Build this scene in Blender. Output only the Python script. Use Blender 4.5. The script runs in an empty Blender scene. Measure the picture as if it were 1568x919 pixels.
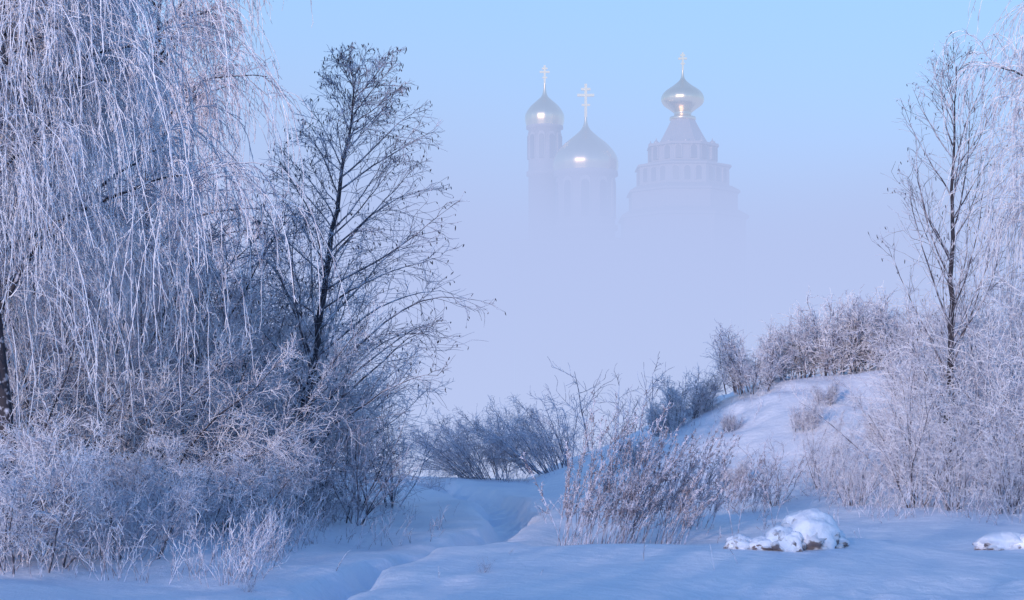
import bpy, math, numpy as np
from math import radians
rng = np.random.default_rng(7)
scene = bpy.context.scene
scene.view_settings.view_transform = 'Standard'
scene.view_settings.look = 'None'
scene.view_settings.exposure = 0

# ------------------------------------------------------------------ helpers
def link(o):
    scene.collection.objects.link(o); return o

def mk_mesh(name, parts, mats, smooth=True):
    """parts: list of (verts(n,3), quads(m,4), material index)"""
    V=[];F=[];M=[];off=0
    for v,f,m in parts:
        V.append(v); F.append(f+off); M.append(np.full(len(f),m,dtype=np.int32)); off+=len(v)
    V=np.concatenate(V).astype(np.float32); F=np.concatenate(F).astype(np.int32); M=np.concatenate(M)
    me=bpy.data.meshes.new(name)
    me.vertices.add(len(V)); me.vertices.foreach_set('co',V.ravel())
    me.loops.add(F.size); me.loops.foreach_set('vertex_index',F.ravel())
    me.polygons.add(len(F)); me.polygons.foreach_set('loop_start',np.arange(0,F.size,4,dtype=np.int32))
    me.polygons.foreach_set('material_index',M)
    me.polygons.foreach_set('use_smooth',np.full(len(F),smooth,dtype=bool))
    for m in mats: me.materials.append(m)
    me.update(calc_edges=True)
    return me

def obj(name, parts, mats, loc=(0,0,0), smooth=True, parent=None):
    o=bpy.data.objects.new(name, mk_mesh(name,parts,mats,smooth)); link(o); o.location=loc
    if parent: o.parent=parent
    return o

def norm(a): return a/np.maximum(np.linalg.norm(a,axis=-1,keepdims=True),1e-9)

def tubes(pts, rad, k=3):
    N,M,_=pts.shape
    t=np.empty_like(pts); t[:,1:-1]=pts[:,2:]-pts[:,:-2]; t[:,0]=pts[:,1]-pts[:,0]; t[:,-1]=pts[:,-1]-pts[:,-2]
    t=norm(t); mean=norm(pts[:,-1]-pts[:,0])
    ref=np.where((np.abs(mean[:,2:3])>0.7),np.array([[1.,0.15,0.]]),np.array([[0.,0.1,1.]]))[:,None,:]
    u=norm(np.cross(t,np.broadcast_to(ref,t.shape))); w=np.cross(t,u)
    a=np.arange(k)*2*np.pi/k
    V=pts[:,:,None,:]+rad[:,:,None,None]*(np.cos(a)[None,None,:,None]*u[:,:,None,:]+np.sin(a)[None,None,:,None]*w[:,:,None,:])
    V=V.reshape(-1,3)
    n=np.arange(N)[:,None,None]*M*k; m=np.arange(M-1)[None,:,None]*k; j=np.arange(k)[None,None,:]; j2=(j+1)%k
    A=n+m+j; B=n+m+j2; C=n+m+k+j2; D=n+m+k+j
    return V, np.stack([A,B,C,D],-1).reshape(-1,4)

def grow(P,D,L,n,wander=0.15,bias=(0,0,0),bpow=1.0):
    P=np.array(P,float); D=norm(np.array(D,float)); N=len(P)
    L=np.broadcast_to(np.asarray(L,float),(N,))
    out=[P.copy()]
    b=np.asarray(bias,float)
    for i in range(n):
        D=norm(D+wander*rng.normal(size=(N,3))+b*((i+1)/n)**bpow)
        P=P+D*(L/n)[:,None]; out.append(P.copy())
    return np.stack(out,1)

def taper(N,n,r0,r1):
    s=np.linspace(0,1,n+1)[None,:]
    r0=np.broadcast_to(np.asarray(r0,float),(N,))[:,None]; r1=np.broadcast_to(np.asarray(r1,float),(N,))[:,None]
    return r0*(1-s)+r1*s

def spawn(pts, per, t0,t1, ang, angj=0.25, flat=0.0):
    N,M,_=pts.shape
    t=np.tile(np.linspace(t0,t1,per)[None,:],(N,1))+rng.uniform(-.5,.5,(N,per))*(t1-t0)/per
    t=np.clip(t,0,0.995); x=t*(M-1); i=x.astype(int); f=(x-i)[...,None]
    n=np.arange(N)[:,None]
    a=pts[n,i]; b=pts[n,i+1]; P=a*(1-f)+b*f; T=norm(b-a)
    r=rng.normal(size=T.shape); r[...,2]*=(1-flat)
    perp=norm(r-(r*T).sum(-1,keepdims=True)*T)
    A=ang+angj*rng.normal(size=t.shape)
    D=np.cos(A)[...,None]*T+np.sin(A)[...,None]*perp
    return P.reshape(-1,3),D.reshape(-1,3),t.reshape(-1),np.repeat(np.arange(N),per)

def vnoise(x,y,scale,seed):
    r=np.random.default_rng(seed); G=r.uniform(-1,1,(257,257)); G[256,:]=G[0,:]; G[:,256]=G[:,0]
    u=(x/scale)%256; v=(y/scale)%256
    i=np.floor(u).astype(int)%256; j=np.floor(v).astype(int)%256; fu=u-np.floor(u); fv=v-np.floor(v)
    fu=fu*fu*(3-2*fu); fv=fv*fv*(3-2*fv)
    return (G[i,j]*(1-fu)+G[i+1,j]*fu)*(1-fv)+(G[i,j+1]*(1-fu)+G[i+1,j+1]*fu)*fv

def sstep(a,b,x):
    t=np.clip((x-a)/(b-a),0,1); return t*t*(3-2*t)

# ------------------------------------------------------------------ terrain
PATH=np.array([(-3.2,12),(-2.6,17),(-2.32,19.0),(-2.12,21.3),(-1.69,24.0),(-0.86,26.8),(-0.11,31.7),(0.01,36.0),(-0.3,40.8),(-0.8,45.4),(-2.2,52),(-4,60)])
def path_dist(x,y):
    d=np.full(np.shape(x),1e9)
    for a,b in zip(PATH[:-1],PATH[1:]):
        ab=b-a; t=np.clip(((x-a[0])*ab[0]+(y-a[1])*ab[1])/(ab@ab),0,1)
        d=np.minimum(d,np.hypot(x-(a[0]+t*ab[0]),y-(a[1]+t*ab[1])))
    return d
def gh(x,y):
    x=np.asarray(x,float); y=np.asarray(y,float)
    ridge=np.interp(x,[0.5,1.9,3.5,5.5,7.3,9.1,10.5,14,20,40],[0,0.55,1.05,1.9,2.5,2.95,3.05,3.0,2.6,2.2])
    prof=sstep(37,52,y+0.5*vnoise(x,y,4,11))
    z=ridge*prof+prof*sstep(2,5,x)*(.16*vnoise(x,y,1.9,21)+.10*vnoise(x,y,.8,22))
    z+=0.35*sstep(3,9,x)*sstep(20,32,y)
    z+=0.25*sstep(-2.2,-7,x)*sstep(17,26,y)
    z+=0.12*vnoise(x,y,3.1,1)+0.065*vnoise(x,y,1.3,2)+0.025*vnoise(x,y,0.6,3)
    z+=0.05*np.maximum(0,vnoise(x,y,.28,33)+.1)*sstep(21.0,19.8,y)*sstep(0,3,x)
    z+=0.22*np.exp(-(((x-1.5)/3.2)**2+((y-23.5)/2.6)**2))
    z+=0.20*np.exp(-(((x-4.6)/1.6)**2+((y-23.6)/1.2)**2))
    d=path_dist(x,y)
    w=0.50+0.14*vnoise(x,y,0.9,5)
    near=sstep(70,45,y)
    z-=near*(0.36+0.08*vnoise(x,y,0.5,6)+.09*vnoise(x,y,.23,7))*(1-sstep(w*0.45,w*1.25,d))
    z+=near*0.08*np.exp(-((d-0.95)/0.35)**2)*(0.7+0.3*vnoise(x,y,0.7,9))
    xp=np.interp(y,PATH[:,1],PATH[:,0])
    z-=near*0.16*np.exp(-(d/2.0)**2)*sstep(.35,-.35,x-xp)
    edge=57+1.5*vnoise(x,y,5,14)
    z=z*(1-sstep(edge+2,edge+22,y))-8*sstep(edge,edge+34,y)
    far=sstep(150,500,np.hypot(x,y))
    z+=far*2.5*vnoise(x,y,90,8)
    return z

# ------------------------------------------------------------------ materials
def new_mat(name):
    m=bpy.data.materials.new(name); m.use_nodes=True; nt=m.node_tree
    return m,nt,nt.nodes,nt.links,nt.nodes['Principled BSDF']

def mat_snow():
    m,nt,N,L,b=new_mat('snow')
    b.inputs['Roughness'].default_value=0.62
    tc=N.new('ShaderNodeTexCoord')
    n1=N.new('ShaderNodeTexNoise'); n1.inputs['Scale'].default_value=0.9; n1.inputs['Detail'].default_value=5
    n2=N.new('ShaderNodeTexNoise'); n2.inputs['Scale'].default_value=5; n2.inputs['Detail'].default_value=7
    n3=N.new('ShaderNodeTexNoise'); n3.inputs['Scale'].default_value=60; n3.inputs['Detail'].default_value=3
    for n in (n1,n2,n3): L.new(tc.outputs['Object'],n.inputs['Vector'])
    cr=N.new('ShaderNodeValToRGB'); cr.color_ramp.elements[0].position=.3; cr.color_ramp.elements[1].position=.7
    cr.color_ramp.elements[0].color=(0.80,0.85,0.94,1); cr.color_ramp.elements[1].color=(0.88,0.91,0.97,1)
    L.new(n1.outputs['Fac'],cr.inputs['Fac']); L.new(cr.outputs['Color'],b.inputs['Base Color'])
    a=N.new('ShaderNodeMath'); a.operation='MULTIPLY_ADD'; L.new(n3.outputs['Fac'],a.inputs[0]); a.inputs[1].default_value=.18; L.new(n2.outputs['Fac'],a.inputs[2])
    bp=N.new('ShaderNodeBump'); bp.inputs['Strength'].default_value=.5; bp.inputs['Distance'].default_value=.08
    L.new(a.outputs[0],bp.inputs['Height']); L.new(bp.outputs['Normal'],b.inputs['Normal'])
    return m

def mat_frost(name,dark,frost,lo,hi,scale=6.0,up=0.25):
    m,nt,N,L,b=new_mat(name); b.inputs['Roughness'].default_value=.8
    tc=N.new('ShaderNodeTexCoord'); n=N.new('ShaderNodeTexNoise'); n.inputs['Scale'].default_value=scale; n.inputs['Detail'].default_value=2
    L.new(tc.outputs['Object'],n.inputs['Vector'])
    g=N.new('ShaderNodeNewGeometry'); sp=N.new('ShaderNodeSeparateXYZ'); L.new(g.outputs['Normal'],sp.inputs[0])
    a=N.new('ShaderNodeMath'); a.operation='MULTIPLY_ADD'; L.new(sp.outputs['Z'],a.inputs[0]); a.inputs[1].default_value=up; L.new(n.outputs['Fac'],a.inputs[2])
    mr=N.new('ShaderNodeMapRange'); mr.inputs['From Min'].default_value=lo; mr.inputs['From Max'].default_value=hi
    L.new(a.outputs[0],mr.inputs['Value'])
    mx=N.new('ShaderNodeMix'); mx.data_type='RGBA'; L.new(mr.outputs['Result'],mx.inputs['Factor'])
    mx.inputs['A'].default_value=(*dark,1); mx.inputs['B'].default_value=(*frost,1)
    L.new(mx.outputs['Result'],b.inputs['Base Color'])
    return m

SNOW=mat_snow()
BARK=mat_frost('dark_bark',(0.03,0.028,0.04),(0.6,0.62,0.72),.56,.78,8,.25)
TWIGD=mat_frost('bare_twig',(0.055,0.05,0.07),(0.75,0.77,0.88),.42,.74,5,.2)
FROST=mat_frost('frosted_twig',(0.36,0.35,0.43),(0.88,0.90,0.97),.30,.56,3,.2)
FROSTP=mat_frost('frosted_twig_rosy',(0.34,0.30,0.36),(0.86,0.84,0.91),.30,.58,3,.2)
WEED=mat_frost('dry_weed_stalk',(0.20,0.17,0.20),(0.78,0.78,0.89),.37,.61,7,.15)
CONE=mat_frost('alder_cone',(0.04,0.035,0.045),(0.5,0.5,0.6),.60,.8,9,.3)
FROSTD=mat_frost('thinly_frosted_twig',(0.09,0.085,0.12),(0.72,0.74,0.86),.34,.62,4,.2)
TM=[BARK,TWIGD,FROST,FROSTP,WEED,CONE,FROSTD]

# ------------------------------------------------------------------ ground sheet
def axis(lo,hi,step,out_lo,out_hi,g=1.12):
    a=list(np.arange(lo,hi+1e-6,step)); s=step
    while a[-1]<out_hi: s*=g; a.append(a[-1]+s)
    s=step; p=[]; c=lo
    while c>out_lo: s*=g; c-=s; p.append(c)
    return np.array(p[::-1]+a)
xs=axis(-12,15,0.085,-2500,2500); ys=axis(16,64,0.11,-300,3000)
X,Y=np.meshgrid(xs,ys,indexing='ij'); Z=gh(X,Y)
V=np.stack([X,Y,Z],-1).reshape(-1,3); nx,ny=X.shape
i=np.arange(nx-1)[:,None]*ny; j=np.arange(ny-1)[None,:]
F=np.stack([i+j,i+ny+j,i+ny+j+1,i+j+1],-1).reshape(-1,4)
obj('snowy_ground',[(V,F,0)],[SNOW])

# ------------------------------------------------------------------ plants
def base(x,y): return (x,y,float(gh(x,y))-0.05)

def open_tree(name,trunk,r0,nb,lenfun,loc,up=0.25,ang=0.85,seed=0,cones=.4,droop=-0.12,per2=9,per3=6,t0=.2,thick=1.0,mats=(0,1,6),flaty=1.0):
    global rng; rng=np.random.default_rng(seed)
    T=np.array(trunk,float); s=np.linspace(0,1,len(T)); q=np.linspace(0,1,25)
    tr=np.stack([np.interp(q,s,T[:,c]) for c in range(3)],-1)
    tr[1:-1]+=rng.normal(size=(23,3))*0.025; tr=tr[None]
    parts=[(*tubes(tr,(r0*(1-q)**0.95+0.007)[None],7),mats[0])]
    P,D,t,_=spawn(tr,nb,t0,.98,ang,.13)
    D[:,2]+=up*0.5; D[:,1]*=flaty
    L=lenfun(t,D)
    b1=grow(P,D,L,9,.075,(0,0,up*.35)); b1[:,:,2]+=droop*(1.3-t)[:,None]*(np.linspace(0,1,10)[None]**3)*L[:,None]*1.2
    parts.append((*tubes(b1,taper(len(b1),9,(0.007+0.005*L)*thick,.0035*thick),4),mats[1]))
    P,D,t,k=spawn(b1,per2,.15,.97,.55,.2)
    L2=L[k]*0.40*(1.15-t)*rng.uniform(.6,1.3,len(k))+.12
    b2=grow(P,D,L2,6,.12,(0,0,.05)); b2[:,:,2]+=droop*(np.linspace(0,1,7)[None]**2)*L2[:,None]
    parts.append((*tubes(b2,taper(len(b2),6,.0060*thick,.003*thick)),mats[1]))
    P,D,t,k=spawn(b2,per3,.2,.99,.6,.25)
    L3=L2[k]*.45*rng.uniform(.5,1.2,len(k))+.06
    b3=grow(P,D,L3,4,.18,(0,0,-.02))
    parts.append((*tubes(b3,taper(len(b3),4,.0045*thick,.003*thick)),mats[2]))
    if cones:
        sel=rng.random(len(b3))<cones; tip=b3[sel,-1]; n=len(tip)
        d=np.array([0,0,-1.])+rng.normal(size=(n,3))*.3
        c=grow(tip,d,rng.uniform(.04,.10,n),3,.05)
        rr=np.tile(np.array([.003,.010,.009,.002]),(n,1))*rng.uniform(.7,1.2,(n,1))
        parts.append((*tubes(c,rr,4),5))
    return obj(name,parts,TM,loc)

def bush_parts(seed,n1,h,spread,per2,per3,per4,fr=2,lean=(0,0),r=1.0,baser=.5,dark=1,wander=.10,mid=None):
    global rng; rng=np.random.default_rng(seed)
    a=rng.uniform(0,2*np.pi,n1); q=np.sqrt(rng.uniform(0,1,n1))
    P=np.stack([np.cos(a)*q*baser,np.sin(a)*q*baser,np.zeros(n1)],-1)
    s=rng.uniform(.1,1,n1)*spread
    D=np.stack([np.cos(a)*s+lean[0],np.sin(a)*s+lean[1],np.ones(n1)],-1)
    L=h*rng.uniform(.6,1.05,n1)
    b1=grow(P,D,L,10,wander,(lean[0]*.1,0,-.02))
    parts=[(*tubes(b1,taper(n1,10,(.008+.005*h)*r,.005*r),4),dark)]
    P,D,t,k=spawn(b1,per2,.12,.98,.65,.25)
    L2=L[k]*.36*(1.2-t)*rng.uniform(.5,1.4,len(k))+.12
    b2=grow(P,D,L2,6,.15,(0,0,.03))
    parts.append((*tubes(b2,taper(len(b2),6,.008*r,.004*r)),fr if mid is None else mid))
    P,D,t,k=spawn(b2,per3,.12,.99,.65,.3)
    L3=L2[k]*.42*rng.uniform(.5,1.3,len(k))+.06
    b3=grow(P,D,L3,4,.2,(0,0,-.03))
    parts.append((*tubes(b3,taper(len(b3),4,.006*r,.0038*r)),fr))
    if per4:
        P,D,t,k=spawn(b3,per4,.15,.99,.7,.3)
        L4=L3[k]*.4*rng.uniform(.5,1.3,len(k))+.03
        b4=grow(P,D,L4,2,.2)
        parts.append((*tubes(b4,taper(len(b4),2,.0055*r,.004*r)),fr))
    return parts

def weeping_parts(seed,H,reach,nb,per2,per3,drop,fr=2,dirx=0,tw=9,r=1.0,r0=.14):
    global rng; rng=np.random.default_rng(seed)
    q=np.linspace(0,1,20)
    tr=np.stack([.25*np.sin(q*4+seed),.2*np.cos(q*3),q*H],-1)[None]
    parts=[(*tubes(tr,(r0*(1-q)**.8+.015)[None],8),0)]
    P,D,t,_=spawn(tr,nb,.35,.98,.8,.15); D[:,0]+=dirx
    L=reach*(1.25-t*.6)*rng.uniform(.7,1.1,nb)
    b1=grow(P,D,L,10,.10,(0,0,.02)); b1[:,:,2]-=(np.linspace(0,1,11)[None]**2.5)*L[:,None]*.22
    parts.append((*tubes(b1,taper(nb,10,.05,.012),5),0))
    P,D,t,k=spawn(b1,per2,.15,.99,.7,.25)
    L2=L[k]*.36*(1.15-t*.6)*rng.uniform(.6,1.3,len(k))
    b2=grow(P,D,L2,7,.16,(0,0,-.16))
    parts.append((*tubes(b2,taper(len(b2),7,.014*r,.007*r)),fr))
    P,D,t,k=spawn(b2,per3,.15,.99,.8,.3)
    grp=(.3+1.25*rng.uniform(0,1,len(b2))**1.5)[k]
    L3=drop*grp*rng.uniform(.5,1.15,len(k))
    b3=grow(P,D,L3,8,.13,(0,0,-.75),.7)
    parts.append((*tubes(b3,taper(len(b3),8,.0072*r,.0055*r)),fr))
    P,D,t,k=spawn(b3,tw,.05,.99,.55,.25)
    L4=rng.uniform(.07,.28,len(k))
    b4=grow(P,D,L4,2,.2,(0,0,-.45))
    parts.append((*tubes(b4,taper(len(b4),2,.0065*r,.0045*r)),fr))
    return parts

def put(name,me,x,y,rot=0,s=1.0,sz=None):
    o=bpy.data.objects.new(name,me); link(o); o.location=base(x,y); o.rotation_euler=(0,0,rot); o.scale=(s,s,sz or s); return o

# --- leaning alder
def lenA(t,D):
    L=np.interp(t,[.1,.2,.3,.4,.5,.65,.8,1],[3.0,3.5,3.6,3.2,2.8,2.2,1.7,.7])
    return L*(1+.18*np.sign(D[:,0])*np.minimum(1,np.abs(D[:,0])*1.5))*rng.uniform(.8,1.1,len(t))
bx,by,bz=base(-4.43,32.7)
open_tree('alder_tree',[(0,0,0),(.31,0,1.25),(.56,.05,2.5),(.73,.1,3.63),(.94,.05,5.0),(1.15,0,6.38),(1.32,0,7.5),(1.44,0,8.55)],.10,58,lenA,(bx,by,bz),seed=5,t0=.16,per2=11,per3=7,droop=-.22,ang=.85,cones=.28,flaty=.8)
def lenB(t,D):
    return np.interp(t,[0,.25,.4,.6,.8,1],[2.0,3.4,3.2,2.6,2.0,.7])*rng.uniform(.6,1.1,len(t))
bx,by,bz=base(9.18,36)
open_tree('alder_tree',[(0,0,0),(.03,0,1.5),(.1,0,3.5),(.08,.0,5.5),(.12,0,7.2),(.2,0,9.0)],.085,34,lenB,(bx,by,bz),seed=12,up=.5,ang=.68,per2=8,per3=4,t0=.2,droop=.0,cones=.25)

# --- weeping birches
wb=mk_mesh('weeping_birch',weeping_parts(21,10.6,4.0,25,11,9,2.9,fr=2,dirx=.35,r=1.3,tw=10),TM)
put('weeping_birch_tree',wb,-8.1,27,0)
wb3=mk_mesh('weeping_birch_c',weeping_parts(24,10.5,3.2,18,9,8,2.3,fr=2,tw=9),TM)
put('weeping_birch_tree',wb3,-9.8,33,1.0,1.1)
put('weeping_birch_tree',wb3,-7.5,25,3.6,.82)
wb2=mk_mesh('weeping_birch_b',weeping_parts(22,15,4.2,26,9,8,2.4,fr=3,tw=6,r=1.2),TM)
put('weeping_birch_tree',wb2,-9.4,45,0.5)
put('weeping_birch_tree',wb2,-13.0,42,2.5)
put('weeping_birch_tree',wb3,11.4,34,2.0,1.0)

# --- frosted willow / shrub mass at the left
bA=mk_mesh('shrub_a',bush_parts(31,15,5.2,.85,15,9,3,baser=.5,r=.95,mid=6,dark=0),TM)
bB=mk_mesh('shrub_b',bush_parts(32,16,4.6,1.0,15,9,3,baser=.7,r=.95,mid=6,dark=0),TM)
bC=mk_mesh('shrub_c',bush_parts(33,20,2.3,.9,11,8,3,baser=.9,r=.85,mid=6),TM)
bD=mk_mesh('shrub_d',bush_parts(34,12,6.5,.75,18,9,2,baser=.5,r=1.1,fr=6,dark=0,mid=1),TM)
for me,x,y,r_,s in [(bA,-7.6,27.5,.3,.95),(bB,-6.3,29.5,1.7,.95),(bA,-5.4,32,3.1,.9),(bD,-8.8,30.5,4,.85),(bD,-6.9,31.5,4,.78),(bD,-8.0,35,.8,1.1),(bD,-10.3,37,2.2,1.15),
                    (bD,-6.2,36.5,4.1,.9),(bA,-6.2,40,5,1.2),(bB,-4.7,36.5,2.9,.85),(bD,-12,36,1,1.2),(bD,-5.9,33.5,2.2,.7),(bD,-8.6,42,5.5,1.25),(bD,-10,27.5,2.5,.7),(bA,-5.2,37.5,.5,1.0)]:
    put('frosted_willow_tree',me,x,y,r_,s)
# unseen trees added behind the viewpoint, sunward, to dapple the snow with shade
for x,y,r_,s in [(-17,-5,.4,1.2),(-12,-9,2,1.35),(-8,-6,3.3,1.1),(-3.5,-10,5,1.3)]:
    put('frosted_willow_tree',bD,x,y,r_,s)
for x,y,r_,s in [(-6.4,21.8,0,.8),(-5.3,23.2,1.2,.65),(-7.1,23.0,2,.95),(-5.0,26.3,3,.7),(-4.6,29,4.2,.75),(-6,25,.6,.75)]:
    put('frosted_bush',bC,x,y,r_,s)
bS=mk_mesh('sapling',bush_parts(35,9,2.3,.55,9,5,0,fr=6,baser=.2,r=.75,lean=(.15,0)),TM)
put('bare_sapling',bS,-2.85,31,0,1); put('bare_sapling',bS,-3.6,32.5,2,1.25); put('bare_sapling',bS,-2.6,37,2,1.1)
put('bare_sapling',bS,-3.9,30.5,1,1.0);put('bare_sapling',bS,-3.2,35.5,3,1.3);put('bare_sapling',bS,4.15,25.6,3,.28);put('bare_sapling',bS,-.35,20.9,1,.12);put('bare_sapling',bS,-3.2,20.6,1,.14)
put('bare_sapling',bS,5.6,36.5,1,.7)
bM=mk_mesh('fan_bush',bush_parts(36,40,3.2,.95,10,6,2,fr=3,baser=.9,r=1.0,lean=(-.6,0),wander=.07,dark=6),TM)
put('bare_willow_bush',bM,1.2,55,0,.9,.9); put('bare_willow_bush',bM,-.9,56,.5,.88,.85)
bR=mk_mesh('shrub_r',bush_parts(37,13,3.6,.6,11,7,2,fr=2,baser=.5,r=.85,dark=1),TM)
for x,y,r_,s in [(7.9,33.5,0,.8),(9.6,32.5,1,.9),(10.6,34,2.1,1.1),(8.8,38,4,.8),(10.4,30.5,5,.75),(11,38,3,1.25),(6.9,34.5,1.5,.4),(12.2,41,0,1.3),(8.2,31.5,3,.5),(10.1,37,2.4,1.25),(8.9,30.5,2.4,.5),(10.2,35.5,.9,1.4),(10.8,44,1,1.0),(7.0,38.5,2,.5)]:
    put('frosted_bush',bR,x,y,r_,s)
bH=mk_mesh('shrub_h',bush_parts(38,24,1.9,.50,12,6,2,fr=2,baser=.8,r=1.1,dark=1,mid=6),TM)
for x,y,r_,s in [(7.1,50.5,0,1.0),(8.3,51.5,1,.9),(9.4,51,2,1.25),(10.4,51,4,1.25),(11.6,50,5,1.1),(5.2,51,2.6,.85),(4.5,50.5,.8,.55),(7.6,44.5,2,.4),(3.3,47,2,.45),(13,49,1,1.1),(5.3,41,3,.35),(11.0,47,2,.8),(6.0,47,1,.28),(9.3,43,1,.45),(8.6,47,3,.35)]:
    put('ridge_bush',bH,x,y,r_,s)
bF=mk_mesh('far_tree',bush_parts(39,7,9.5,.20,16,7,0,fr=6,baser=.3,r=1.8,dark=6),TM)
put('young_birch_tree',bF,4.6,76,0,1.1); put('young_birch_tree',bF,6.4,81,2,1.05)

# --- dry weeds
def weed_parts(seed,n,h,w,d,lean,nb=14,fluff=8):
    global rng; rng=np.random.default_rng(seed)
    P=np.stack([rng.uniform(-w/2,w/2,n),rng.uniform(-d/2,d/2,n),np.zeros(n)],-1)
    D=np.stack([lean+rng.normal(size=n)*.15,rng.normal(size=n)*.15,np.ones(n)],-1)
    L=h*rng.uniform(.45,1.1,n)
    b1=grow(P,D,L,9,.045,(lean*.10,0,-.01),1.5)
    parts=[(*tubes(b1,taper(n,9,.006,.0035)),4)]
    P,D,t,k=spawn(b1,nb,.3,.99,.42,.18)
    L2=h*.13*(1.25-t)*rng.uniform(.5,1.4,len(k))
    b2=grow(P,D,L2,4,.12,(.03,0,.08))
    parts.append((*tubes(b2,taper(len(b2),4,.0045,.0035)),4))
    P,D,t,k=spawn(b2,fluff,.15,.99,.7,.3)
    b3=grow(P,D,rng.uniform(.015,.055,len(k)),2,.2,(0,0,-.3))
    rr=np.tile(np.array([.003,.007,.0025]),(len(k),1))
    parts.append((*tubes(b3,rr),4))
    return parts
wA=mk_mesh('weeds_a',weed_parts(41,70,2.35,1.2,.9,.26),TM)
wB=mk_mesh('weeds_b',weed_parts(42,45,2.0,1.3,.9,.34),TM)
put('dry_weed_clump',wA,1.35,27.5); put('dry_weed_clump',wB,2.2,28.3); put('dry_weed_clump',wB,2.95,30.0,.2,.85); put('dry_weed_clump',wB,4.6,34,.1,.6)
wT=mk_mesh('weed_tall',weed_parts(43,2,2.3,.15,.15,.02),TM)
put('tall_dry_weed',wT,.78,27.2); put('tall_dry_weed',wT,3.95,26.5,1,.6); put('tall_dry_weed',wT,3.7,28.5,2,1.0); put('tall_dry_weed',wT,4.5,29.5,2.5,.9)
def grass(seed,n,reg,h,side):
    global rng; rng=np.random.default_rng(seed)
    x=rng.uniform(reg[0],reg[1],n); y=rng.uniform(reg[2],reg[3],n)
    m=vnoise(x,y,.9,seed)>-.1; x=x[m];y=y[m]; n=len(x)
    P=np.stack([x,y,gh(x,y)-.03],-1); D=np.stack([rng.normal(size=n)*.35,rng.normal(size=n)*.3,np.ones(n)],-1)
    L=h*rng.uniform(.3,1.2,n)
    b1=grow(P,D,L,6,.09,(.05,0,-.06)); parts=[(*tubes(b1,taper(n,6,.005,.003)),4)]
    P,D,t,k=spawn(b1,side,.3,.99,.5,.2)
    b2=grow(P,D,L[k]*rng.uniform(.08,.25,len(k)),3,.15)
    parts.append((*tubes(b2,taper(len(b2),3,.0042,.0032)),2)); return parts
obj('dry_grass',grass(51,2600,(-8.5,-3.2,21,34),.75,6)+grass(52,160,(-3.4,-1.2,28,36),.5,4)+grass(53,1300,(6.4,12,28,42),.7,6)+grass(54,180,(0.5,6,27,40),.4,4)+grass(55,650,(3.5,13,40,52),.42,5)+grass(56,350,(-4,4,52,57),.5,5)+grass(57,26,(-3,5.5,20.2,24.5),.3,3),TM)

# --- snow-capped stones
def stone(name,x,y,lumps,seed):
    e=bpy.data.objects.new(name,None); link(e); e.location=(x,y,float(gh(x,y)))
    for q,(dx,dy,sx,sy,sz) in enumerate(lumps):
        for kind in ('rock','snow_cap'):
            nu,nv=48,28
            u=np.linspace(0,2*np.pi,nu,endpoint=False)[:,None]; v=np.linspace(0.001,np.pi-.001,nv)[None,:]
            d=np.stack([np.cos(u)*np.sin(v),np.sin(u)*np.sin(v),np.cos(v)*np.ones_like(u)],-1)
            a=d[...,0]*2.2+q*9+seed; b=d[...,1]*2.2+d[...,2]*3.1+40
            if kind=='rock': rad=1+.26*vnoise(a,b,.8,seed)+.16*vnoise(a*2,b*2,.5,seed+1); S=(sx*.97,sy*1.0,sz*.96); zo=0
            else: rad=1+.16*vnoise(a,b,1.1,seed+3)+.05*vnoise(a*2,b*2,.6,seed+4); S=(sx*1.02,sy*.97,sz*.78); zo=sz*.42
            p=d*rad[...,None]*np.array(S)+np.array([dx,dy,zo+sz*.10])
            i=np.arange(nu)[:,None]; j=np.arange(nv-1)[None,:]; i2=(i+1)%nu
            F=np.stack([i*nv+j,i*nv+j+1,i2*nv+j+1,i2*nv+j],-1).reshape(-1,4)
            obj(f'{kind}_{q+1}',[(p.reshape(-1,3),F,0)],[ROCK if kind=='rock' else SNOW],parent=e)
ROCK=mat_frost('frosty_rock',(0.18,0.15,0.16),(0.7,0.72,0.78),.40,.60,9,.35)
stone('snow_capped_boulder',3.55,22.6,[(0.0,-.05,.2,.2,.24),(.42,.12,.36,.3,.38),(-.26,-.05,.17,.17,.13),(-.54,.0,.17,.17,.15),(.15,-.18,.13,.12,.19),(.66,.3,.3,.25,.2)],61)
stone('snow_capped_boulder',7.15,24.9,[(0,0,.3,.25,.20),(.32,0,.22,.22,.16),(-.2,.1,.17,.17,.12)],64)

# ------------------------------------------------------------------ church
def pmat(name,col,metal=0,rough=.6,noise=.06):
    m,nt,N,L,b=new_mat(name); b.inputs['Metallic'].default_value=metal; b.inputs['Roughness'].default_value=rough
    tc=N.new('ShaderNodeTexCoord'); n=N.new('ShaderNodeTexNoise'); n.inputs['Scale'].default_value=.8; n.inputs['Detail'].default_value=4
    L.new(tc.outputs['Object'],n.inputs['Vector'])
    mx=N.new('ShaderNodeMix'); mx.data_type='RGBA'; L.new(n.outputs['Fac'],mx.inputs['Factor'])
    mx.inputs['A'].default_value=(*[c*(1-noise*2) for c in col],1); mx.inputs['B'].default_value=(*[min(1,c*(1+noise*2)) for c in col],1)
    L.new(mx.outputs['Result'],b.inputs['Base Color']); return m
WALL=pmat('pale_plaster',(.42,.36,.40)); ROOF=pmat('metal_roof',(.47,.42,.47),.3,.45); GOLD=pmat('gilded_dome',(.98,.74,.50),1,.33); GLASS=pmat('window_glass',(.20,.18,.22),0,.5); TRIM=pmat('white_trim',(.45,.39,.43))
CM=[WALL,ROOF,GOLD,GLASS,TRIM]
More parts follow.
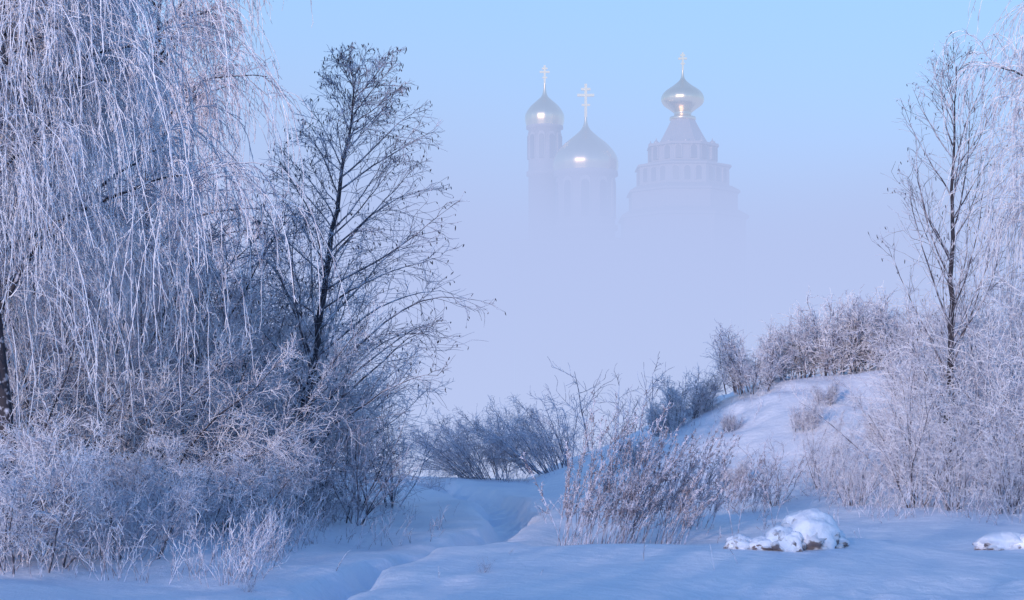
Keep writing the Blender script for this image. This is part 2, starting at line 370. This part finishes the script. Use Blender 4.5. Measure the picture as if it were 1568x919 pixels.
def lathe(prof,k,mi,rot=0.0,cx=0,cy=0,ribs=0):
    pr=np.array(prof,float); a=np.arange(k)*2*np.pi/k+rot
    rr=pr[:,0][:,None]*(1+ribs*np.abs(np.cos(a*8))[None])
    V=np.stack([cx+rr*np.cos(a),cy+rr*np.sin(a),np.broadcast_to(pr[:,1][:,None],rr.shape)],-1).reshape(-1,3)
    i=np.arange(len(pr)-1)[:,None]*k; j=np.arange(k)[None]; j2=(j+1)%k
    return V,np.stack([i+j,i+k+j,i+k+j2,i+j2],-1).reshape(-1,4),mi
def smoothprof(pts,n=40):
    p=np.array(pts,float); t=np.linspace(0,len(p)-1,n); out=[]
    for x in t:
        i=min(int(x),len(p)-2); f=x-i
        p0=p[max(i-1,0)];p1=p[i];p2=p[i+1];p3=p[min(i+2,len(p)-1)]
        out.append(.5*((2*p1)+(-p0+p2)*f+(2*p0-5*p1+4*p2-p3)*f*f+(-p0+3*p1-3*p2+p3)*f**3))
    out=np.array(out); out[:,0]=np.maximum(out[:,0],.02); return out
def box(cx,cy,cz,sx,sy,sz,mi,rot=0):
    v=np.array([(x,y,z) for x in(-.5,.5) for y in(-.5,.5) for z in(-.5,.5)])*np.array([sx,sy,sz])
    c,s=math.cos(rot),math.sin(rot); v=np.stack([v[:,0]*c-v[:,1]*s+cx,v[:,0]*s+v[:,1]*c+cy,v[:,2]+cz],-1)
    f=np.array([(0,1,3,2),(4,6,7,5),(0,4,5,1),(2,3,7,6),(0,2,6,4),(1,5,7,3)]); return v,f,mi
def cross(cx,cy,z0,h,w,th=.22):
    return [box(cx,cy,z0+h/2,th,th,h,2),box(cx-w/4-th/4,cy,z0+h*.66,w/2-th/2,th*.9,th,2),box(cx+w/4+th/4,cy,z0+h*.66,w/2-th/2,th*.9,th,2),
            box(cx-w*.14-th/4,cy,z0+h*.84,w*.28-th/2,th*.9,th*.9,2),box(cx+w*.14+th/4,cy,z0+h*.84,w*.28-th/2,th*.9,th*.9,2),
            box(cx,cy-th*.6,z0+h*.36,w*.5,th*.3,th*.8,2)]
def arch_window(cx,cy,z0,w,h,r,ang,mi=3,th=.25):
    out=[]
    for ww,hh,mm,off in ((w*1.45,h*1.12,4,0.0),(w,h,mi,.12)):
        n=10; aa=np.linspace(0,np.pi,n); top=[(ww/2*math.cos(a),hh-ww/2+ww/2*math.sin(a)) for a in aa]
        P=[(ww/2,0)]+top+[(-ww/2,0)]
        m=len(P); V=[];F=[]
        for (px,pz) in P:
            for dd in (r-.3,r+off+.06):
                V.append((px,dd,pz))
        V=np.array(V)
        F=[(2*i,2*i+1,(2*i+3)%(2*m),(2*i+2)%(2*m)) for i in range(m)]
        for i in range(m//2): F.append((2*i+1,2*(i+1)+1,2*(m-2-i)+1,2*(m-1-i)+1)) if i+1<=m-2-i else None
        c,s=math.cos(ang),math.sin(ang)
        W=np.stack([cx+V[:,1]*c-V[:,0]*s,cy+V[:,1]*s+V[:,0]*c,V[:,2]+z0],-1)
        out.append((W,np.array([f for f in F if f]),mm))
    return out
U=250/2613.
def zz(py): return 2+(640-py)*U
def zs(py): return 2+(640-py)*258/2613.
def empty(name,x,y):
    e=bpy.data.objects.new(name,None); link(e); e.location=(x,y,0); return e
G0=-9.0
ch=empty('orthodox_church',10.8,250)
ox=(834-784)*258/2613.-10.8
dome_s=smoothprof([(.15,zs(128)),(.25,zs(140)),(.5,zs(148)),(1.1,zs(154)),(2.15,zs(164)),(2.82,zs(175)),(2.9,zs(184)),(2.7,zs(194))])
dome_b=smoothprof([(.15,zz(178)),(.3,zz(190)),(.7,zz(199)),(1.7,zz(209)),(3.2,zz(222)),(4.3,zz(236)),(4.75,zz(250)),(4.55,zz(264))])
obj('side_dome',[lathe(dome_s,64,2,0,ox,8,.02)],CM,parent=ch); obj('main_dome',[lathe(dome_b,64,2,0,0,0,.015)],CM,parent=ch)
obj('side_cross',cross(ox,8,zs(130),2.9,1.5,.28),CM,parent=ch,smooth=False)
obj('main_cross',cross(0,0,zz(180),4.9,2.5,.38),CM,parent=ch,smooth=False)
parts=[lathe([(2.8,zs(194)),(2.8,zs(198)),(2.45,zs(199)),(2.45,zs(262)),(2.75,zs(264)),(2.75,zs(270)),(2.45,zs(271)),(2.45,G0)],48,0,0,ox,8),
       lathe([(4.7,zz(264)),(4.75,zz(270)),(4.3,zz(272)),(4.3,zz(345)),(4.7,zz(347)),(4.7,zz(353)),(4.3,zz(354)),(4.3,G0)],48,0)]
obj('drums',parts,CM,parent=ch)
parts=[]
for q in range(10):
    parts+=arch_window(ox,8,zs(245),.7,3.6,2.45,q*math.pi/5+.1)
    parts+=arch_window(0,0,zz(335),1.1,5.2,4.3,q*math.pi/5+.25)
obj('drum_windows',parts,CM,parent=ch,smooth=False)
obj('nave',[box(-1,6,(zz(380)+G0)/2,19,22,zz(380)-G0,0),box(-1,6,zz(380)+.3,20,23,.6,4)],CM,parent=ch,smooth=False)
obj('nave_roof',[lathe([(4.5,zz(358)),(14.2,zz(380)+.6)],4,1,math.pi/4,-1,6)],CM,parent=ch,smooth=False)
tw=empty('church_bell_tower',25.0,250)
onion=smoothprof([(.12,zz(106)),(.2,zz(116)),(.45,zz(123)),(1.3,zz(131)),(2.6,zz(141)),(3.1,zz(151)),(2.85,zz(160)),(1.9,zz(168)),(1.3,zz(173))])
obj('onion_dome',[lathe(onion,64,2,0,0,0,.02)],CM,parent=tw)
obj('cross',cross(0,0,zz(108),2.6,1.3,.28),CM,parent=tw,smooth=False)
obj('neck',[lathe([(1.3,zz(172)),(1.25,zz(179)),(1.9,zz(180)),(1.95,zz(184)),(1.75,zz(185))],32,2)],CM,parent=tw)
obj('tent_roof',[lathe(smoothprof([(1.8,zz(184)),(2.35,zz(195)),(3.1,zz(209)),(3.9,zz(223))],9),8,1,math.pi/8)],CM,parent=tw,smooth=False)
parts=[lathe([(3.9,zz(223)),(5.4,zz(224)),(5.5,zz(228)),(5.1,zz(229)),(5.1,zz(252)),(5.5,zz(253))],8,0,math.pi/8),
       lathe([(5.5,zz(253)),(7.3,zz(257)),(7.4,zz(260)),(7.0,zz(261)),(7.0,zz(288)),(7.4,zz(289)),(8.6,zz(296)),(8.7,zz(299)),(8.3,zz(300)),(8.3,zz(325)),(9.9,zz(334)),(10,zz(338)),(9.5,zz(339)),(9.5,G0)],8,0,math.pi/8)]
obj('tiers',parts,CM,parent=tw,smooth=False)
parts=[]
for q in range(8):
    a=q*math.pi/4+math.pi/8+math.pi/8
    for off in (-.3,.3): parts+=arch_window(0,0,zz(249),.8,1.9,5.1*math.cos(math.pi/8)/math.cos(off)*.995,a+off*.75)
    for off in (-.25,0,.25): parts+=arch_window(0,0,zz(284),.8,2.0,7.0*math.cos(math.pi/8)/math.cos(off*.9)*.995,a+off)
obj('tier_windows',parts,CM,parent=tw,smooth=False)
parts=[]
for q in range(12):
    a=q*math.pi/6; parts+=[lathe(smoothprof([(.05,zz(216)),(.10,zz(219)),(.35,zz(222)),(.3,zz(225))],10),10,1,0,4.7*math.cos(a),4.7*math.sin(a))]
obj('corner_finials',parts,CM,parent=tw)

# ------------------------------------------------------------------ fog bank (volume over the river valley, its own glow standing in for scattered light)
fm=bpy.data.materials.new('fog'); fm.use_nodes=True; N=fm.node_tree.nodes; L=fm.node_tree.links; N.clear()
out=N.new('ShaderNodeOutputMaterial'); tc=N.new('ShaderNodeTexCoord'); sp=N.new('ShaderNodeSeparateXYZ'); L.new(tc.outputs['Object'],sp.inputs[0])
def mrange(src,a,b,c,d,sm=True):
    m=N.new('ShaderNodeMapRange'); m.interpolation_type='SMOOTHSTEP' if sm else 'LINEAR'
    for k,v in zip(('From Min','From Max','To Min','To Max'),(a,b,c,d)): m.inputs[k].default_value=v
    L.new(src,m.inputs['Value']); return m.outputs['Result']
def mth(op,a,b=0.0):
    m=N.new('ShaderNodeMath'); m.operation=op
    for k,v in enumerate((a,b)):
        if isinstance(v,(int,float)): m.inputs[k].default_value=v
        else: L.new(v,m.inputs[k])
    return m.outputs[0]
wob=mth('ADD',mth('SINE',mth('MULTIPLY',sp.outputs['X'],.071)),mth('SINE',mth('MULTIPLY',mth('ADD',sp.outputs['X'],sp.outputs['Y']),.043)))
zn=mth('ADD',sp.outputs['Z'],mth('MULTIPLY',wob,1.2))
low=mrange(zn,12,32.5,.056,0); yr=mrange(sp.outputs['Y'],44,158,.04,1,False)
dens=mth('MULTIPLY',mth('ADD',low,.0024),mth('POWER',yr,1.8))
cr=N.new('ShaderNodeValToRGB'); L.new(mrange(sp.outputs['Z'],-10,110,0,1,False),cr.inputs['Fac'])  # haze light painted as a colour ramp over height
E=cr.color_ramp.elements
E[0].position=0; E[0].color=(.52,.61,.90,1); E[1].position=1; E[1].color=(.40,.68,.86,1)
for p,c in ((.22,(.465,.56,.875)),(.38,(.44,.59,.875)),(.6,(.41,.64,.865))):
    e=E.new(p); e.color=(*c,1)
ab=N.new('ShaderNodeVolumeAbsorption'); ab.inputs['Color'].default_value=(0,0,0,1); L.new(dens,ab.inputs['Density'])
em=N.new('ShaderNodeEmission'); L.new(cr.outputs['Color'],em.inputs['Color']); L.new(dens,em.inputs['Strength'])  # fog emits its colour instead of scattering sun and sky light
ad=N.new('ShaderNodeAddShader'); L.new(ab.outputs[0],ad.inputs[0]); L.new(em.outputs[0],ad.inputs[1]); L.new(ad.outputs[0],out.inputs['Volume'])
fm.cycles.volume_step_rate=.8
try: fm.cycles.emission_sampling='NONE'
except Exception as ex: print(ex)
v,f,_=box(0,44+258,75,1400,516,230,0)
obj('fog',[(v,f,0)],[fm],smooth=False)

# ------------------------------------------------------------------ light
SEL,SAZ=9.0,205.0   # degrees, azimuth clockwise from +Y
w=bpy.data.worlds.new('World'); scene.world=w; w.use_nodes=True; WN=w.node_tree.nodes; WL=w.node_tree.links
bg=WN['Background']; sky=WN.new('ShaderNodeTexSky'); sky.sky_type='NISHITA'; sky.sun_disc=False
sky.sun_elevation=radians(SEL); sky.sun_rotation=radians(SAZ); sky.ozone_density=4; sky.dust_density=.3; sky.air_density=1.0
mx=WN.new('ShaderNodeMix'); mx.data_type='RGBA'; mx.blend_type='MULTIPLY'; mx.inputs['Factor'].default_value=1; mx.inputs['B'].default_value=(1.78,1.90,2.25,1)
WL.new(sky.outputs[0],mx.inputs['A']); WL.new(mx.outputs['Result'],bg.inputs['Color']); bg.inputs['Strength'].default_value=.15
from mathutils import Vector
ld=bpy.data.lights.new('sun','SUN'); ld.energy=2.5; ld.angle=radians(.5); ld.color=(1,.78,.74); lo=link(bpy.data.objects.new('sun',ld))
sd=Vector((math.sin(radians(SAZ))*math.cos(radians(SEL)),math.cos(radians(SAZ))*math.cos(radians(SEL)),math.sin(radians(SEL))))
lo.rotation_euler=sd.to_track_quat('Z','Y').to_euler(); lo.location=(-20,-40,30)

cd=bpy.data.cameras.new('camera'); co=link(bpy.data.objects.new('camera',cd)); co.location=(0,0,2.0); co.rotation_euler=(radians(90),0,0)
cd.sensor_width=36; cd.lens=60; cd.shift_y=.115; cd.clip_end=6000; cd.clip_start=.1
scene.camera=co
print('verts',sum(len(m.vertices) for m in bpy.data.meshes))
